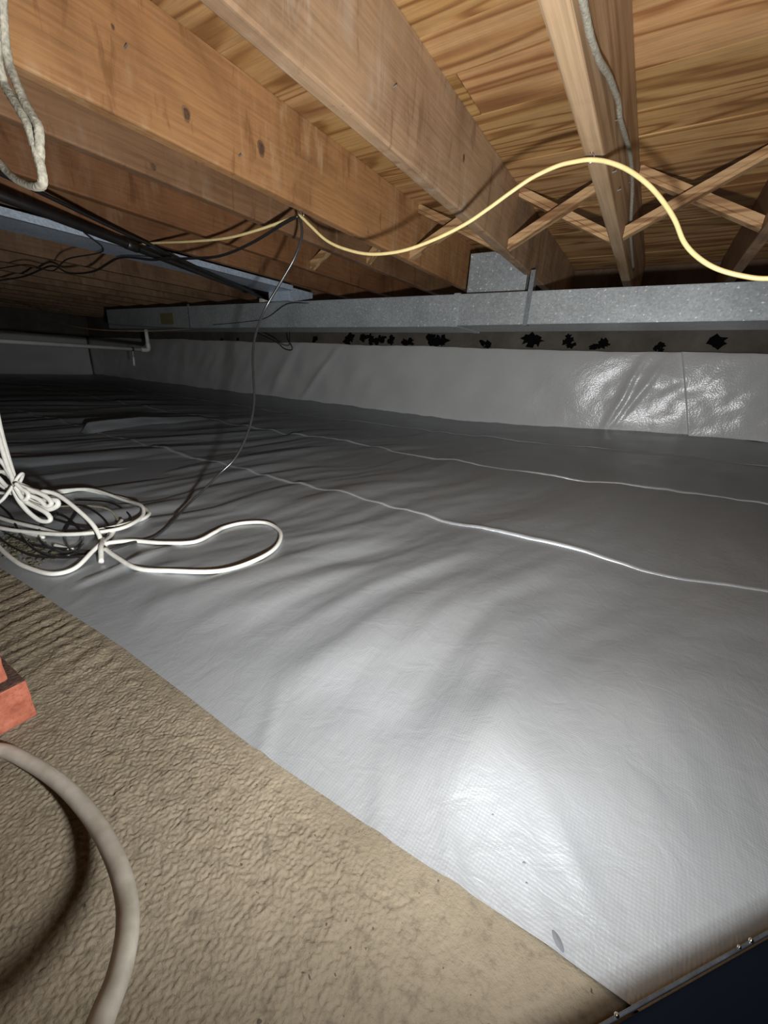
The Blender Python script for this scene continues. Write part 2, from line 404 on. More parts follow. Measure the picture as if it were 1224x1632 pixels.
rim = box('shade_trim_1', (-8.25, 3.37, .50), (2.95, 3.41, .705), MAT['joist']); rim['kind'] = 'structure'; rim.color = (.30, .26, .24, 1)  # added board hiding the lit wall top; its dark tint stands in for shade
# ceiling: board sheathing under the floor above, one object per board
ceil = box('ceiling', (-8.5, -1.4, 0.735), (3.2, 3.6, 0.76), MAT['concrete']); ceil['kind'] = 'structure'
widths = []; y = -1.35
seams = [-1.35, -1.18, -1.0, -.83, -.66, -.49, -.32, -.15, .02, .19, .36, .52, .69, .86, 1.05, 1.195, 1.385, 1.56, 1.70, 1.87, 2.04, 2.21, 2.38, 2.55, 2.72, 2.89, 3.06, 3.24, 3.42]
ZD = 0.709
for i in range(len(seams)-1):
    cuts = [-8.4] + sorted([random.uniform(-7, -2.6), random.uniform(-2.2, -0.3) if i % 3 == 0 else -2.4]) + [3.1]
    for j in range(len(cuts)-1):
        if cuts[j+1]-cuts[j] < 0.3: continue
        dz = random.uniform(0, 0.0025)
        bm = bmesh.new()
        cx = (cuts[j]+cuts[j+1])/2; cy = (seams[i]+seams[i+1])/2; cz = 0.735
        cL = (-2.65, 1.1, 0.735)
        box_bm(bm, (cuts[j]+.001-cx, seams[i]+.0020-cy, ZD+dz-cz), (cuts[j+1]-.001-cx, seams[i+1]-.0020-cy, -0.0005), 0.0, 1)
        b_ = finish('board', bm, MAT['deck'], ceil, (cx-cL[0], cy-cL[1], cz-cL[2]))
        t = random.uniform(0.78, 1.08); b_.color = (t, t*random.uniform(.93, 1.0), t*random.uniform(.84, 1.0), 1)

# ================================================================== JOISTS
ZB, JH, JW = 0.475, 0.234, 0.040
JX = {7: 1.02, 6: .60, 5: .18, 4: -.251, 3: -.671, 2: -1.135, 1: -1.385, 0: -1.765, -1: -2.13, -2: -2.55, -3: -3.12, -4: -3.56, -5: -3.97, -6: -4.38, -7: -4.79, -8: -5.2, -9: -5.61, -10: -6.02, -11: -6.43, -12: -6.84, -13: -7.25, -14: -7.66}
JL = {5: 'brown floor joist entering at the right edge, just above the metal duct',
      4: 'grain-faced floor joist carrying the dusty grey cable along its side',
      3: 'widest pale brown floor joist, left of the joist with the grey cable',
      2: 'big orange-brown floor joist with the hook that holds yellow and black cables',
      1: 'brown floor joist directly left of the big orange-brown joist',
      0: 'floor joist between the blue-grey metal return pan and the paired brown joists',
      -1: 'dark floor joist resting along the near edge of the blue-grey return pan',
      -2: 'dark floor joist hidden above the far edge of the blue-grey return pan',
      -3: 'first shadowed joist seen beyond the far edge of the blue-grey return pan',
      -4: 'second shadowed joist beyond the blue-grey return pan'}
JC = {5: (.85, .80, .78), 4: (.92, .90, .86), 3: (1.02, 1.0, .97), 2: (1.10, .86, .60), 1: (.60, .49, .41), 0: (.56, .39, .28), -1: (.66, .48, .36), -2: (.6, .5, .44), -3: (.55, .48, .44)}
def joist(k, xl):
    o = empty('floor_joist', (xl+JW/2, 1.0, ZB))
    if k in JL: tag(o, JL[k], 'joist', 'floor joists')
    elif k > 5: tag(o, 'floor joist beyond the right edge of the view', 'joist', 'floor joists out to the right')
    else: tag(o, 'dark floor joist in the deep shadow at far upper left', 'joist', 'shadowed far left joists')
    bm = bmesh.new()
    n = 60
    # rounded arris profile swept along Y with a very slight crown and wobble
    ar = 0.005
    prof = [(-JW/2, JH), (-JW/2, ar), (-JW/2+ar*.3, ar*.3), (-JW/2+ar, 0), (JW/2-ar, 0), (JW/2-ar*.3, ar*.3), (JW/2, ar), (JW/2, JH)]
    rings = []
    for i in range(n+1):
        yy = -2.35+i*(4.75)/n
        wob = 0.0015*float(pn(yy*2, k*3.3, 30)); wz = 0.001*float(pn(yy*1.5, k*7.1, 31))
        rings.append([bm.verts.new((px+wob, yy, pz+(wz if pz < JH else 0))) for px, pz in prof])
    for i in range(n):
        for j in range(len(prof)-1):
            bm.faces.new((rings[i][j], rings[i][j+1], rings[i+1][j+1], rings[i+1][j]))
        bm.faces.new((rings[i][-1], rings[i][0], rings[i+1][0], rings[i+1][-1]))
    bm.faces.new(rings[0]); bm.faces.new(rings[-1][::-1])
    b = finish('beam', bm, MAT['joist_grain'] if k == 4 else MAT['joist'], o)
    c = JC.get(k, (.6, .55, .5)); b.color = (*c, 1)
    return o
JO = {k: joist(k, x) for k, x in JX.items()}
# knots and nail heads on the big joists, set into the wood
def knot(jk, y, z, r):
    o = JO[jk]; bm = bmesh.new()
    for k, (rr, dx) in enumerate(((r, 0.0006), (r*.68, 0.0014), (r*.36, 0.0008))):
        c = [bm.verts.new((JW/2+dx, y-1.0+math.cos(t)*rr*.6*(1+.15*math.sin(3*t+k)), z-ZB+math.sin(t)*rr*(1+.1*math.cos(2*t)))) for t in [2*math.pi*a/16 for a in range(16)]]
        bm.faces.new(c).material_index = k % 2
    b = finish('knot', bm, MAT['joist'], o); b.data.materials.append(MAT['knot_dark']); b.color = (.62, .50, .42, 1)
for a in [(2, .75, .545, .018), (2, .98, .565, .022), (2, .60, .62, .006), (3, .62, .60, .014), (3, 1.35, .60, .012), (1, .80, .50, .016), (1, 1.5, .6, .014)]: knot(*a)
for jk, y, z in [(2, .90, .52), (2, .62, .60), (3, .66, .57), (3, .95, .58), (4, 1.35, .50), (4, 1.5, .51)]:
    bm = bmesh.new(); bmesh.ops.create_cone(bm, cap_ends=True, segments=8, radius1=.0022, radius2=.0018, depth=.012, matrix=Matrix.Translation((JW/2+.004, y-1, z-ZB)) @ Matrix.Rotation(math.radians(80), 4, 'Y'))
    finish('nail', bm, MAT['dull'], JO[jk])

# ================================================================== CROSS BRACING
GN = {(4, 5): 'between the grey-cable and right-edge joists', (3, 4): 'between the widest joist and grey-cable joist', (2, 3): 'between the hooked joist and the widest joist',
      (1, 2): 'in the narrow gap left of the hooked joist', (0, 1): 'left of the narrow joist gap', (5, 6): 'past the right-edge joist'}
for (a, b), txt in GN.items():
    x0 = JX[a]+JW+.001; x1 = JX[b]-.001; L = x1-x0
    for rising in (True, False):
        yb = 1.875 if rising else 1.925
        z0, z1 = (ZB+.008, ZD-.030) if rising else (ZD-.030, ZB+.008)
        bm = bmesh.new(); hh = .036; tt = .019
        # parallelogram strut with vertical end cuts and a kerf along its face
        cols = [(x0, z0), (x1, z1)]
        prof = [(-tt, -0.0), (-tt, .012), (-tt+.003, .0135), (-tt, .015), (-tt, hh), (tt, hh), (tt, 0)]
        rings = [[bm.verts.new((cx-x0, p, cz+q-z0)) for p, q in prof] for cx, cz in cols]
        for j in range(len(prof)):
            k2 = (j+1) % len(prof); bm.faces.new((rings[0][j], rings[0][k2], rings[1][k2], rings[1][j]))
        bm.faces.new(rings[0][::-1]); bm.faces.new(rings[1])
        ob = finish('bridging_strut', bm, MAT['strut'], None, (x0, yb, z0))
        tag(ob, ('wooden cross brace rising to the right ' if rising else 'wooden cross brace falling to the right ')+txt, 'brace', 'cross braces between joists')
        t = random.uniform(.9, 1.1); ob.color = (t, t, t, 1)

# ================================================================== DUCT
Y0, Y1 = 2.20, 2.55
def duct_section(parent, xa, xb, za, zb_, zt):
    bm = bmesh.new()
    v = [bm.verts.new(p) for p in [(xa, Y0, za), (xb, Y0, zb_), (xb, Y1, zb_), (xa, Y1, za), (xa, Y0, zt), (xb, Y0, zt), (xb, Y1, zt), (xa, Y1, zt)]]
    for f in [(0, 1, 2, 3), (4, 5, 6, 7), (0, 1, 5, 4), (1, 2, 6, 5), (2, 3, 7, 6), (3, 0, 4, 7)]: bm.faces.new([v[i] for i in f])
    bmesh.ops.bevel(bm, geom=list(bm.edges), offset=.003, segments=2, affect='EDGES')
    return finish('duct_section', bm, MAT['galv'], parent)
dt = tag(empty('metal_duct'), 'long galvanised rectangular duct hanging below the joists across the back', 'duct')
duct_section(dt, -4.85, -0.985, .212, .229, .386)
duct_section(dt, -0.980, 1.7, .234, .268, .386)
s_ = box('seam_collar', (-1.000, Y0-.006, .226), (-.965, Y1+.004, .391), MAT['galv'], dt, .002)
s_ = box('seam_collar', (.78, Y0-.006, .252), (.815, Y1+.004, .391), MAT['galv'], dt, .002)
def strap(x, z0, z1):
    o = empty('hanger_strap', (x, Y0-.006, z0))
    box('band', (-.011, -.0020, 0), (.011, .0022, z1-z0), MAT['galv_dark'], o, .0005)
    box('foot', (-.011, -.0020, -.003), (.011, .045, 0), MAT['galv_dark'], o, .0005)
    bm = bmesh.new(); bmesh.ops.create_cone(bm, cap_ends=True, segments=10, radius1=.004, radius2=.003, depth=.005, matrix=Matrix.Translation((0, -.004, z1-z0-.02)) @ Matrix.Rotation(math.pi/2, 4, 'X'))
    finish('screw', bm, MAT['metal'], o)
    return o
tag(strap(-.600, .236, .4745), 'flat metal strap around the duct under the widest pale joist', 'strap')
tag(strap(-3.42, .2165, .40), 'flat metal strap at the dim left end of the duct', 'strap')
tag(box('duct_tag', (-3.86, Y0-.006, .245), (-3.66, Y0-.0005, .335), MAT['tag'], None, .001), 'small olive label panel stuck near the left end of the duct', 'label')
# take-off box that rises from the duct between two joists
tb = empty('takeoff_box', (-.80, 2.35, .387)); tag(tb, 'square galvanised take-off box standing on the duct between two joists', 'duct')
box('box_shell', (-.17, -.06, .0), (.145, .14, .205), MAT['galv'], tb, .002)
box('flange', (-.18, -.07, .0), (.155, .15, .006), MAT['galv'], tb, .001)
# return pan under the joists on the left
rp = empty('return_pan', (-2.29, 1.0, .445)); tag(rp, 'long blue-grey sheet metal pan fixed under the dark left joists', 'duct')
box('pan_sheet', (-.125, -1.2, 0), (.125, 1.16, .022), MAT['galv_plain'], rp, .002)
box('pan_flange', (.115, -1.2, .0), (.130, 1.16, .029), MAT['galv_plain'], rp, .001)
box('end_box', (-.115, 1.165, -.058), (.085, 1.40, .025), MAT['galv_plain'], rp, .002)
tag(box('support_block', (-2.63, 2.27, .387), (-2.58, 2.33, .43), MAT['pvc'], None, .006), 'small pale wedge sitting on the duct beside the black pipe', 'wedge')

# ================================================================== LINERS
seamY = [lambda x: np.interp(x, [-8.3, -2.5, -1.2, -.6, -.36, -.09, .16, .34, 3], [.95, .985, 1.014, 1.023, 1.037, 1.052, 1.066, 1.10, 1.15]),
         lambda x: np.interp(x, [-8.3, -1.87, -1.3, -.64, -.21, .11, .34, 3], [1.72, 1.75, 1.836, 1.794, 1.80, 1.864, 1.918, 1.98]),
         lambda x: np.interp(x, [-8.3, -3.05, -2.05, -1.58, 3], [2.45, 2.48, 2.53, 2.62, 2.75])]
def xcoords(fine):
    a = [-8.28]
    while a[-1] < 2.95:
        x = a[-1]; st_ = fine if -2.2 < x < .75 else (fine*1.8 if -4 < x < 1.2 else .035)
        a.append(x+st_)
    return np.array(a)
def sheet(name, ylo, yhi, fine, layer, skirt=True):
    xs = xcoords(fine); n = int(max(8, (0.9)/fine))
    t = np.linspace(0, 1, n); A = ylo(xs)+0.006*pn(xs*5, xs*0, 40+layer)*(1 if layer else .25); B = yhi(xs)
    X = np.tile(xs, (n, 1)); Y = A[None, :]+(B-A)[None, :]*t[:, None]
    Z = liner_h(X, Y)+0.0022*layer
    if layer:
        lift = np.clip(.5+1.0*pn(xs*3.1, xs*0, 50+layer), 0.15, 1.2)[None, :]
        Z = Z+0.0055*lift*np.exp(-((Y-A[None, :])/.022)**2)
        X = np.vstack([X[:1], X]); Y = np.vstack([Y[:1]-.0012, Y]); Z = np.vstack([liner_h(X[:1], Y[:1])+.0022*(layer-1)+.0003, Z])
    else:
        pass
    if layer == 3:  # turns up a little where it meets the wall
        Z = Z+0.02*ss(3.28, 3.42, Y)
    return grid(name, X, Y, Z, MAT['liner'])
xe = lambda x: np.interp(x, [-8.3, -1.05, -.6, -.3, -.125, .03, .1, 3], [.16, .187, .214, .217, .225, .237, .238, .26])
L0 = sheet('liner_sheet', xe, lambda x: seamY[0](x)+.08, .0075, 0)
tag(L0, 'rumpled silver-grey floor liner nearest the bare tan ground', 'liner', 'ground liner sheets')
L1 = sheet('liner_sheet', seamY[0], lambda x: seamY[1](x)+.06, .011, 1)
tag(L1, 'second floor liner strip, between the two bright seams', 'liner', 'ground liner sheets')
L2 = sheet('liner_sheet', seamY[1], lambda x: seamY[2](x)+.05, .014, 2)
tag(L2, 'third floor liner strip, beyond the farther bright seam', 'liner', 'ground liner sheets')
L3 = sheet('liner_sheet', seamY[2], lambda x: 3.41+0*x, .016, 3)
tag(L3, 'farthest dark grey floor liner strip along the foot of the back wall', 'liner', 'ground liner sheets')
# standing fold of liner at left
def fold():
    n, k = 60, 14
    X = np.zeros((k, n)); Y = X.copy(); Z = X.copy()
    for j in range(n):
        t = j/(n-1); yy = .925+t*.83; xc = -2.56-.05*t; base = lh(xc, yy)
        hgt = (.036*(1-t)+.016)*float(ss(0, .06, t))*float(1-ss(.9, 1, t)*.8)+.003
        for i in range(k):
            s = i/(k-1)
            X[i, j] = xc-.02+s*.085+.01*float(pn(t*5, s*2, 60)); Y[i, j] = yy
            Z[i, j] = base+.001+hgt*(math.sin(min(1, s/.22)*math.pi/2) if s < .22 else (1-((s-.22)/.78))**1.0)
    return grid('raised_fold', X, Y, Z, MAT['liner'], L0)
fold()
# oval patch and specks on the near sheet
def patch(x, y, a, b, rot, name, m, label=None, parent=None):
    bm = bmesh.new(); ring = []; N = 20
    for k in range(N):
        t = 2*math.pi*k/N; ca, sa = math.cos(t)*a*(1+.12*math.sin(2*t+1)), math.sin(t)*b
        px, py = x+ca*math.cos(rot)-sa*math.sin(rot), y+ca*math.sin(rot)+sa*math.cos(rot)
        ring.append(bm.verts.new((px, py, lh(px, py)+.0013)))
    c = bm.verts.new((x, y, lh(x, y)+.0018))
    for k in range(N): bm.faces.new((c, ring[k], ring[(k+1) % N]))
    return finish(name, bm, m, parent)
tag(patch(.0427, .2428, .0062, .0030, -0.75, 'grey_patch', MAT['patch']), 'small dark grey oval patch at the near edge of the floor liner', 'patch')
patch(.005, .279, .0014, .0009, .4, 'speck', MAT['patch'], parent=L0)
patch(.011, .266, .0009, .0007, .4, 'speck', MAT['patch'], parent=L0)
patch(-.033, .30, .0010, .0007, .4, 'speck', MAT['patch'], parent=L0)

# wall liners
def wall_liner(xa, xb, step, layer):
    xs = np.arange(xa, xb+step*.5, step); n = 70; t = np.linspace(0, 1, n)
    X = np.tile(xs, (n, 1)); T = np.tile(t[:, None], (1, len(xs)))
    top = .190+.010*pn(xs*1.3, xs*0, 70)+.004*pn(xs*7, xs*0, 71)+.018*ss(-.2, .8, xs)
    if layer: X = X+(.29-.175*T-xa)*np.exp(-(X-xa)/.45)
    bot = liner_h(xs, xs*0+3.385)+.003+.004*layer
    Z = bot[None, :]+(top-bot)[None, :]*T
    Wt = np.sin(np.pi*np.clip(T*1.0, 0, 1))**.6
    cr_ = ss(-.45, -.05, X)
    D = .016*pn(X*2.0+Z*1.2, Z*2.2, 72)+.010*pn(X*4.5-Z*3.5, Z*2.0+X*1.2, 73)*(.45+1.0*cr_+.6*ss(-1.9, -2.6, X))+.0022*pn(X*12, Z*12, 74)*(.3+cr_)+cr_*.004*pn(X*9-Z*5, Z*9, 75)
    if xa < 0:
        # diagonal ridge fold near the seam, and slanted pulls further left
        fx = np.interp(Z, [-.39, -.14, .01, .21], [-.235, -.155, -.125, -.06])
        D = D+.022*np.exp(-((X-fx)/.022)**2)+.012*ss(0, .10, X-fx)
        fx2 = np.interp(Z, [-.39, .0, .2], [-.19, -.02, .06]); D = D+.013*np.exp(-((X-fx2)/.02)**2)
        fx3 = -2.75+(Z-.18)*.9; D = D+.014*np.exp(-((X-fx3)/.05)**2)
        fx4 = -3.35+(Z-.18)*.75; D = D+.016*np.exp(-((X-fx4)/.07)**2)
    Yw = 3.395-.006*layer-np.maximum(0, Wt*(.018+D))-.018*(1-T)**4
    if layer:
        Yw = Yw-.012; X = np.hstack([X[:, :1], X]); Z = np.hstack([Z[:, :1], Z]); Yw = np.hstack([Yw[:, :1]+.035, Yw])
    o = grid('wall_liner', X, Yw, Z, MAT['wall_liner']); return o
WL = wall_liner(-8.25, .33, .018, 0)
tag(WL, 'glossy grey liner hung on the back wall, left of the vertical seam', 'liner', 'wall liner sheets')
WR = wall_liner(.165, 2.95, .014, 3)
tag(WR, 'shiny crinkled liner hung on the back wall, right of the vertical seam', 'liner', 'wall liner sheets')
ys_ = np.linspace(-1.2, 3.355, 60); zs_ = np.linspace(0, 1, 16); Yg, Tg = np.meshgrid(ys_, zs_)
Zg2 = -.44+Tg*(.625+.01*pn(Yg*3, Yg*0, 80)); Xg = -8.275+.015*(1+pn(Yg*2, Tg*2, 81))
o = grid('wall_liner', Xg, Yg, Zg2, MAT['wall_liner']); tag(o, 'dim flat grey liner covering the far left end wall', 'liner', 'wall liner sheets')

# ================================================================== HOOKS AND CABLES
def hook(x, y, n, label):
    o = empty('cable_hook', (x, y, ZB)); tag(o, label, 'hook')
    bm = bmesh.new()
    tube_bm(bm, cr([(0, 0, .006), (0, 0, -.003), (.006, 0, -.008), (.007, 0, -.016), (0, 0, -.021), (-.007, 0, -.016), (-.006, 0, -.009)], 5), .0013, 6)
    finish('eye', bm, MAT['metal'], o, smooth=True)
    if n > 1:
        bm = bmesh.new(); tube_bm(bm, cr([(.008, .002, .006), (.008, .002, -.004), (.015, .002, -.009), (.016, .002, -.016), (.009, .002, -.020), (.003, .002, -.015)], 5), .0013, 6)
        finish('eye', bm, MAT['metal'], o, smooth=True)
    bm = bmesh.new(); bmesh.ops.create_cone(bm, cap_ends=True, segments=10, radius1=.0035, radius2=.003, depth=.002, matrix=Matrix.Translation((0, 0, -.001)))
    finish('base_collar', bm, MAT['metal'], o)
hook(-.232, 1.16, 1, 'single steel hook under the grey-cable joist holding the yellow cable')
hook(-1.122, 1.16, 2, 'double steel hook under the orange-brown joist holding yellow and black cables')

Yl = [(-2.15, 1.16, .466), (-2.00, 1.16, .460), (-1.76, 1.16, .443), (-1.514, 1.16, .432), (-1.334, 1.16, .440), (-1.205, 1.16, .452), (-1.145, 1.16, .457), (-1.121, 1.16, .458), (-1.074, 1.16, .425), (-1.005, 1.16, .378), (-.926, 1.16, .347), (-.826, 1.16, .325), (-.713, 1.16, .324), (-.611, 1.16, .342), (-.520, 1.16, .369), (-.456, 1.16, .398), (-.405, 1.16, .424), (-.357, 1.16, .446), (-.303, 1.16, .460), (-.263, 1.16, .462), (-.232, 1.16, .460), (-.195, 1.16, .450), (-.153, 1.16, .430), (-.109, 1.16, .399), (-.073, 1.16, .365), (-.040, 1.16, .326), (-.013, 1.16, .284), (.017, 1.16, .255), (.055, 1.16, .231), (.100, 1.16, .215), (.145, 1.16, .207), (.204, 1.16, .212), (.32, 1.16, .25), (.48, 1.16, .35), (.61, 1.16, .462)]
tag(tube('yellow_cable', Yl, .0046, MAT['yellow'], seg=10), 'yellow electrical cable swooping between hooks under the joists', 'cable')
tag(tube('black_cable', [(-1.120, 1.15, .455), (-1.195, 1.15, .440), (-1.36, 1.15, .399), (-1.548, 1.15, .373), (-1.756, 1.15, .380), (-1.94, 1.15, .392), (-2.04, 1.15, .396), (-2.312, 1.15, .425), (-2.593, 1.15, .385), (-2.888, 1.15, .394), (-3.10, 1.15, .442), (-3.515, 1.15, .413), (-3.97, 1.15, .412)], .0052, MAT['black'], seg=8), 'black cable sagging left from the double hook past the black pipe', 'cable')
hb = [(-1.121, 1.160, .457), (-1.109, 1.155, .401), (-1.129, 1.140, .335), (-1.171, 1.120, .267), (-1.227, 1.090, .176), (-1.240, 1.050, .089), (-1.204, 1.000, .004), (-1.114, .920, -.136), (-1.069, .850, -.228), (-1.062, .790, -.301), (-1.079, .740, -.347), (-1.077, .680, -.385), (-1.06, .610, -.415)]
def fl(P, r, dz=0): return [(x, y, lh(x, y)+r+.0012+dz+(q[0] if q else 0)) for x, y, *q in P]
hb += fl([(-.985, .515), (-.947, .450), (-.943, .400), (-.941, .355), (-.955, .323), (-.995, .302), (-1.03, .285), (-1.12, .28), (-1.20, .31), (-1.24, .36)], .0035)
tag(tube('coax_cable', hb, lambda t: .0046-.0012*min(1, t*1.6), MAT['coax'], seg=8), 'thin dark cable hanging from the double hook down to the floor liner', 'cable')
tag(tube('dusty_cable', [(-.203, .60, .52), (-.203, .735, .492), (-.203, .805, .491), (-.203, .85, .494), (-.203, .933, .509), (-.203, 1.035, .537), (-.203, 1.127, .556), (-.203, 1.19, .567), (-.203, 1.254, .566), (-.203, 1.373, .583), (-.203, 1.494, .600), (-.203, 1.626, .606), (-.203, 1.759, .594), (-.203, 1.881, .563), (-.203, 2.05, .531), (-.203, 2.5, .51)], .0056, MAT['dusty'], seg=8, jit=.12), 'dusty grey cable stapled along the side of the grain-faced joist', 'cable')
for (yy, zz) in [(1.24, .567), (1.70, .604)]:
    bm = bmesh.new(); tube_bm(bm, [Vector(p) for p in [(0, 0, .010), (.009, 0, .009), (.010, 0, -.009), (0, 0, -.010)]], .0012, 6)
    tag(finish('cable_staple', bm, MAT['dull'], None, (-.2105, yy, zz)), 'small wire staple over the dusty grey cable, '+('nearer the camera' if yy < 1.5 else 'farther back by the cross braces'), 'staple')
g1 = [(-.70, .26, .473), (-.68, .26, .41), (-.674, .26, .373), (-.683, .26, .357), (-.692, .26, .341), (-.700, .26, .323), (-.703, .26, .303), (-.694, .26, .284), (-.681, .26, .261), (-.665, .26, .244), (-.659, .26, .234), (-.660, .258, .218), (-.664, .256, .200)]
g2 = [(-.72, .25, .473), (-.675, .255, .41), (-.668, .25, .369), (-.674, .25, .351), (-.684, .25, .335), (-.695, .25, .318), (-.709, .252, .300), (-.713, .255, .285), (-.703, .255, .272), (-.687, .255, .256), (-.672, .255, .237), (-.665, .255, .216), (-.660, .255, .195), (-.663, .255, .183), (-.679, .255, .181), (-.714, .255, .189), (-.755, .255, .205), (-.80, .255, .235), (-.90, .255, .30), (-1.05, .26, .42), (-1.10, .27, .473)]
dc = empty('dusty_cable_loop', (-.70, .26, .473)); tag(dc, 'dusty beige cable loop dangling at the top left corner', 'cable')
for nm, g in (('strand', g1), ('strand', g2)):
    bm = bmesh.new(); tube_bm(bm, cr([(a+.70, b-.26, c-.473) for a, b, c in g], 6), .0050, 8, 1, True, .14); finish(nm, bm, MAT['dusty'], dc, smooth=True)

# dark wires in the far left ceiling
tag(tube('dim_wire', [(-5.6, 1.5, .46), (-5.3, 1.5, .383), (-4.747, 1.5, .298), (-4.158, 1.5, .195), (-3.634, 1.5, .141), (-3.35, 1.75, .150), (-3.3, 2.15, .205)], .0022, plain('rust_wire', (.30, .17, .09), .5)), 'thin rusty wire sagging in the dark far left', 'wire')
tag(tube('loose_wire', [(-3.054, 2.56, .231), (-2.819, 2.6, .148), (-2.729, 2.6, .100), (-2.654, 2.6, .087), (-2.624, 2.6, .102), (-2.650, 2.6, .151), (-2.612, 2.56, .231)], .0048, MAT['black']), 'small dark wire loop dangling behind the duct above the wall liner', 'wire')
tag(tube('loose_wire', [(-2.05, 2.19, .37), (-2.2, 2.14, .36), (-2.45, 2.18, .285), (-2.7, 2.19, .26), (-3.1, 2.19, .24)], .0022, MAT['black']), 'thin dark wire trailing across the dim face of the duct', 'wire')
tag(tube('dark_wire', [(-2.06, .9, .44), (-2.25, 1.05, .425), (-2.5, 1.0, .40), (-2.75, 1.02, .37), (-3.0, 1.0, .41), (-3.3, .95, .40), (-3.6, .95, .43)], .0030, MAT['black']), 'thin dark wire straggling under the return pan at upper left', 'wire')

# black drain pipe and its couplings
bp = empty('drain_pipe', (-1.75, .42, .43)); tag(bp, 'black drain pipe running diagonally under the left joists to the duct', 'pipe')
A = Vector((-1.575, .049, .424)); B = Vector((-2.587, 2.431, .424)); off = Vector((-1.75, .42, .43))
bm = bmesh.new(); tube_bm(bm, [A-off, (A+B)/2-off, B-off], .017, 16); finish('pipe_run', bm, MAT['abs'], bp, smooth=True)
for t in (.42, .80):
    c = A+(B-A)*t; d = (B-A).normalized()
    bm = bmesh.new(); tube_bm(bm, [c-d*.03-off, c+d*.03-off], .0205, 16); finish('coupling', bm, MAT['abs'], bp, smooth=True)
tag(tube('black_conduit', [(-1.53, .05, .463), (-1.66, .43, .463), (-1.92, .95, .452), (-2.00, 1.16, .441), (-2.07, 1.32, .431), (-2.43, 2.12, .414)], .007, MAT['black'], seg=8), 'slim black line running alongside the black drain pipe', 'pipe')

# white pvc pipe at far left
pv = empty('pvc_pipe', (-4.24, 2.25, .022)); tag(pv, 'white plastic pipe with an upturned elbow below the duct at far left', 'pipe')
bm = bmesh.new(); tube_bm(bm, [Vector((0, -3.2, -.012)), Vector((0, -.05, 0))], .017, 12); finish('pipe_run', bm, MAT['pvc'], pv, smooth=True)
bm = bmesh.new(); tube_bm(bm, cr([(0, -.07, 0), (0, -.02, .0), (0, 0, .018), (0, 0, .065)], 6), .0205, 12); finish('elbow', bm, MAT['pvc'], pv, smooth=True)
bm = bmesh.new(); tube_bm(bm, [Vector((0, 0, .05)), Vector((0, 0, .185))], .017, 12); finish('riser', bm, MAT['pvc'], pv, smooth=True)
bm = bmesh.new(); tube_bm(bm, [Vector((0, -.16, 0)), Vector((0, -.145, 0))], .019, 12); finish('band', bm, MAT['black'], pv, smooth=True)
bm = bmesh.new(); tube_bm(bm, cr([(0, -.152, -.018), (0, -.155, -.06), (.004, -.158, -.09), (0, -.16, -.15)], 4), lambda t: .003 if t < .5 else .009, 8); finish('dangling_plug', bm, MAT['pvc'], pv, smooth=True)

# white cable coil: one thing, several passes of the same cable
wc = empty('white_cable_coil', (-1.0, .35, lh(-1., .35))); tag(wc, 'tangled white electrical cable with loops spread over the floor liner', 'cable')
oo = wc.location
def wstrand(P, r=.0050, name='loop', m=None):
    bm = bmesh.new(); tube_bm(bm, [p-oo for p in cr(P, 7)], r, 8); return finish(name, bm, m or MAT['white_cable'], wc, smooth=True)
wstrand([(-1.1774,0.3171,-0.3325),(-1.1674,0.3249,-0.3288),(-1.1381,0.3399,-0.3360),(-1.0874,0.3496,-0.3572),(-1.0360,0.3574,-0.3838),(-1.0080,0.3583,-0.4071),(-0.9869,0.3549,-0.4306)]
        + fl([(-.968, .362, .004), (-.950, .405), (-.896, .445), (-.847, .495), (-.862, .56), (-.877, .60), (-.865, .653), (-.809, .688), (-.721, .656), (-.661, .586), (-.640, .503), (-.667, .435), (-.745, .373), (-.808, .342), (-.885, .338, .004), (-.935, .338, .010)], .0044))
wstrand(fl([(-1.30, .235), (-1.166, .215), (-1.05, .212), (-.985, .219), (-.926, .237), (-.914, .271), (-.945, .318, .008), (-.965, .345, .010), (-1.02, .385), (-1.062, .420), (-1.10, .450)], .0047), .0047)
wstrand(fl([(-1.60, .36), (-1.47, .43), (-1.440, .49), (-1.368, .53), (-1.239, .542), (-1.123, .529), (-1.077, .505), (-1.058, .461), (-1.068, .398), (-1.101, .329), (-1.20, .30), (-1.29, .277), (-1.40, .26)], .0050), .0050)
wstrand(fl([(-1.62, .30), (-1.49, .40), (-1.45, .455), (-1.401, .508), (-1.263, .531), (-1.142, .522), (-1.085, .498), (-1.045, .455), (-1.036, .405), (-1.079, .334), (-1.158, .286), (-1.26, .245), (-1.38, .225)], .0050, .006), .0050)
wstrand(fl([(-1.36, .39), (-1.29, .43), (-1.19, .455), (-1.11, .445), (-1.06, .41), (-1.0, .365)], .003), .0032, 'loop', MAT['dusty'])
wstrand(fl([(-1.0, .362, .006), (-.941, .334, .014), (-.895, .312, .001)], .0048), .0050, 'cut_end')
wstrand(fl([(-1.075, .290), (-1.013, .304)], .0035), .0042, 'cut_end')
wstrand(fl([(-1.35, .215), (-1.28, .245), (-1.21, .27), (-1.13, .29)], .0035), .0036, 'loop')
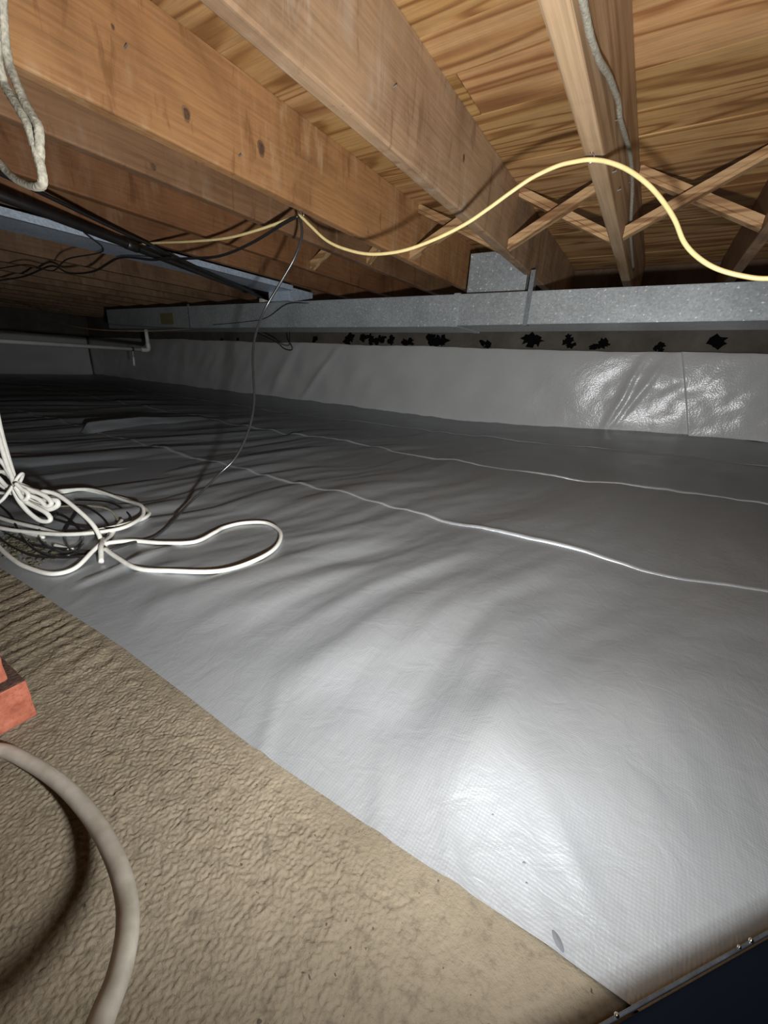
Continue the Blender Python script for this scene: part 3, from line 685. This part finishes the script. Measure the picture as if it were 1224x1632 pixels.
# thin dark wires lying in the coil
dw = empty('dark_wire_coil', (-1.15, .35, lh(-1.15, .35))); tag(dw, 'tangle of thin black wires lying inside the white cable coil', 'cable')
for P in ([(-1.5, .30), (-1.35, .29), (-1.22, .27), (-1.1, .255), (-1.0, .265), (-.95, .31), (-1.0, .37), (-1.12, .42), (-1.25, .42), (-1.38, .38)],
          [(-1.45, .36), (-1.3, .33), (-1.2, .34), (-1.10, .37), (-1.05, .43), (-1.12, .48), (-1.25, .49), (-1.38, .45)],
          [(-1.5, .25), (-1.35, .25), (-1.2, .25), (-1.08, .27), (-1.02, .31), (-1.08, .35), (-1.2, .36), (-1.3, .34)],
          [(-1.4, .27), (-1.25, .235), (-1.12, .232), (-1.03, .25), (-.985, .29), (-1.03, .33)],
          [(-1.5, .41), (-1.35, .42), (-1.22, .395), (-1.12, .33), (-1.0, .30), (-.96, .34)]):
    bm = bmesh.new(); tube_bm(bm, [p-dw.location for p in cr(fl(P, .0025, random.uniform(0, .006)), 7)], .0028, 6); finish('wire', bm, MAT['black'], dw, smooth=True)

# tied bundle hanging at the left edge
hb_ = empty('hanging_cable_bundle', (-1.23, .292, -.315)); tag(hb_, 'tied bundle of white cable hanging over the coil at the left edge', 'cable')
ho = hb_.location
def hstr(P, r=.0052, name='strand'):
    bm = bmesh.new(); tube_bm(bm, [p-ho for p in cr(P, 7)], r, 8); return finish(name, bm, MAT['white_cable'], hb_, smooth=True)
hstr([(-1.44, .33, .473), (-1.42, .34, .25), (-1.3803,0.3442,0.0191),(-1.3341,0.3208,-0.1005),(-1.2945,0.3051,-0.1931),(-1.2618,0.2970,-0.2584),(-1.2362,0.2922,-0.3058),(-1.2265,0.2932,-0.3174),(-1.2067,0.3021,-0.3253),(-1.1774,0.3171,-0.3325),(-1.1548,0.3251,-0.3464),(-1.1392,0.3339,-0.3484),(-1.1346,0.3322,-0.3588),(-1.1491,0.3188,-0.3690),(-1.1691,0.3078,-0.3657),(-1.2061,0.2918,-0.3498),(-1.2283,0.2881,-0.3267)], .0060)
hstr([(-1.43, .32, .473), (-1.41, .33, .25), (-1.3765,0.3336,0.0182),(-1.3280,0.3122,-0.1000),(-1.2876,0.2976,-0.1915),(-1.2531,0.2896,-0.2590),(-1.2272,0.2865,-0.3028),(-1.2165,0.2863,-0.3188),(-1.1910,0.2955,-0.3338),(-1.1640,0.3078,-0.3441),(-1.1442,0.3140,-0.3580),(-1.1367,0.3222,-0.3499),(-1.1555,0.3173,-0.3345),(-1.1883,0.3019,-0.3230),(-1.2149,0.2893,-0.3142)], .0052)
hstr([(-1.1924,0.2822,-0.3047),(-1.1790,0.2857,-0.3157),(-1.1668,0.2905,-0.3223),(-1.1611,0.2897,-0.3323),(-1.1676,0.2822,-0.3402),(-1.1800,0.2799,-0.3277),(-1.1919,0.2793,-0.3121)], .0048)
hstr([(-1.2086,0.2819,-0.3113),(-1.2036,0.2786,-0.3259),(-1.1871,0.2789,-0.3489),(-1.1627,0.2842,-0.3713),(-1.1373,0.2932,-0.3870),(-1.1198,0.3039,-0.3873),(-1.1189,0.3081,-0.3789),(-1.1344,0.3039,-0.3664),(-1.1739,0.2874,-0.3480),(-1.1915,0.2838,-0.3311),(-1.2046,0.2845,-0.3110)], .0052)
hstr([(-1.2305,0.2906,-0.3177),(-1.2116,0.3062,-0.3375),(-1.1984,0.3194,-0.3549),(-1.1779,0.3307,-0.3583),(-1.1700,0.3340,-0.3618),(-1.1752,0.3276,-0.3691),(-1.1984,0.3146,-0.3659),(-1.2141,0.2993,-0.3501),(-1.2294,0.2893,-0.3222)], .0048)
hstr([(-1.2303,0.2927,-0.3131),(-1.2238,0.3138,-0.3316),(-1.2075,0.3290,-0.3489),(-1.1857,0.3390,-0.3569),(-1.1799,0.3400,-0.3629),(-1.1842,0.3324,-0.3742),(-1.2013,0.3220,-0.3738),(-1.2330,0.3082,-0.3601),(-1.2277,0.2898,-0.3236)], .0048)
hstr([(-1.2313,0.2914,-0.3147),(-1.2416,0.2887,-0.3061),(-1.2562,0.2859,-0.2918),(-1.2705,0.2780,-0.2897),(-1.2874,0.2683,-0.2877),(-1.2987,0.2570,-0.2977),(-1.2868,0.2581,-0.3122),(-1.2629,0.2696,-0.3199),(-1.2445,0.2775,-0.3278),(-1.2305,0.2906,-0.3177)], .0050)
hstr([(-1.2200,0.2879,-0.3099),(-1.2369,0.2856,-0.2913),(-1.2528,0.2845,-0.2711),(-1.2699,0.2800,-0.2571),(-1.2881,0.2721,-0.2492),(-1.2985,0.2601,-0.2621),(-1.2846,0.2586,-0.2854),(-1.2595,0.2683,-0.2989),(-1.2355,0.2746,-0.3186),(-1.2168,0.2867,-0.3173)], .0050)
hstr([(-1.2576,0.2970,-0.3219),(-1.2721,0.2947,-0.3066),(-1.2882,0.2884,-0.2983),(-1.3105,0.2793,-0.2873),(-1.3228,0.2686,-0.2943),(-1.3107,0.2697,-0.3092),(-1.2848,0.2797,-0.3231),(-1.2652,0.2870,-0.3344),(-1.2562,0.2955,-0.3275)], .0048)
hstr([(-1.1975,0.2764,-0.3110),(-1.2030,0.2663,-0.3262),(-1.2098,0.2554,-0.3416),(-1.2200,0.2437,-0.3541)], .0036, 'tie')
hstr([tuple(ho+Vector((-.55, -.62, .56)).normalized().cross(Vector((.8, .3, -.5)).normalized()).normalized()*math.sin(t)*.030+Vector((-.8, .5, -.33)).normalized()*math.cos(t)*.014) for t in [2*math.pi*k/14 for k in range(15)]], .0036, 'tie')

# mossy dirt under the cables, uncountable crumbs
bm = bmesh.new()
for k in range(130):
    x = random.gauss(-1.13, .06); y = random.gauss(.243, .016)
    r = random.uniform(.002, .0065); mm = Matrix.Translation((x, y, lh(x, y)+r*.5)) @ Matrix.Rotation(random.uniform(0, 3), 4, 'Z') @ Matrix.Diagonal((1.3, 1, .7, 1))
    bmesh.ops.create_icosphere(bm, subdivisions=1, radius=r, matrix=mm)
for v in bm.verts: v.co += Vector([random.uniform(-.0007, .0007) for _ in range(3)])
tag(finish('dirt_crumbs', bm, MAT['dirt']), 'dark mossy dirt crumbs lying under the white cable coil', 'dirt', kind='stuff')

# ================================================================== BRICKS
def brick(x1, y1, z0, rz, label, dark_top=False):
    """x1,y1 = right-hand far lower corner"""
    L, W, H = .092, .200, .057
    bm = bmesh.new(); box_bm(bm, (-L, -W, 0), (0, 0, H), .003, 2)
    bmesh.ops.subdivide_edges(bm, edges=[e for e in bm.edges if e.calc_length() > .03], cuts=8, use_grid_fill=True)
    for v in bm.verts:
        v.co += Vector([.0009*float(pn(v.co.x*90+k*9, v.co.y*90+v.co.z*70, 90+k)) for k in range(3)])
    o = finish('brick', bm, MAT['brick'], None, (x1, y1, z0)); o.rotation_euler = (0, 0, rz)
    if dark_top:
        o.data.materials.append(MAT['brick_dirt_shade'])
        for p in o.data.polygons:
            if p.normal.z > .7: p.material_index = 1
    return tag(o, label, 'brick', 'loose red bricks at the left edge')
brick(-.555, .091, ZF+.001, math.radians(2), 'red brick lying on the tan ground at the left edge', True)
brick(-.570, .079, ZF+.0585, math.radians(5), 'upper red brick set back on top of another at the left edge')

# ================================================================== HOSE
hp = [(-.515, -.15, -.431), (-.532, -.08, -.431), (-.540, -.02, -.431), (-.540, .025, -.431), (-.519, .047, -.429), (-.468, .060, -.425), (-.407, .068, -.418), (-.344, .069, -.408), (-.283, .063, -.390), (-.239, .054, -.375), (-.208, .043, -.360), (-.183, .029, -.345), (-.166, .016, -.330), (-.155, .008, -.320), (-.135, -.004, -.302), (-.10, -.03, -.29), (-.04, -.08, -.31), (.02, -.15, -.37), (.06, -.19, -.43)]
hs = empty('clear_hose', (-.515, -.15, -.431)); tag(hs, 'cloudy clear plastic hose curving over the tan ground at lower left', 'hose')
bm = bmesh.new(); P = [p-hs.location for p in cr(hp, 8)]
tube_bm(bm, P, .0070, 20, caps=False); finish('hose_wall', bm, MAT['hose'], hs, smooth=True)
bm = bmesh.new(); tube_bm(bm, P, .0046, 16, caps=False); finish('hose_bore', bm, plain('hose_inner', (.46, .43, .36), .35, nscale=30), hs, smooth=True)

# ================================================================== CASE in the lower right corner
E1 = Vector((.0303, .1205)); E2 = Vector((.163, .280)); dv = (E2-E1).normalized(); nv = Vector((dv.y, -dv.x))
cs = empty('navy_case', (E1.x, E1.y, ZF)); tag(cs, 'dark navy case with a thin shiny rim in the lower right corner', 'case')
def prism(name, a0, a1, n0, n1, z0, z1, m, bev):
    bm = bmesh.new(); box_bm(bm, (a0, -n1, z0), (a1, -n0, z1), bev, 3); o = finish(name, bm, m, cs); o.rotation_euler = (0, 0, math.atan2(dv.y, dv.x)); return o
prism('case_body', -.05, .30, .002, .14, .0, .139, MAT['navy'], .002)
prism('rim', -.05, .30, .0, .0016, .1385, .1415, MAT['rim'], .0006)
for a_, r_ in ((.045, .0012), (.135, .0010), (.145, .0012), (.235, .0030), (.19, .0008)):  # mirror beads added on the rim to make its glints
    bm = bmesh.new(); bmesh.ops.create_icosphere(bm, subdivisions=2, radius=r_, matrix=Matrix.Translation((a_, -.0006, .1420)))
    b = finish('rim_glint', bm, MAT['bead'], cs, smooth=True); b.rotation_euler = (0, 0, math.atan2(dv.y, dv.x))
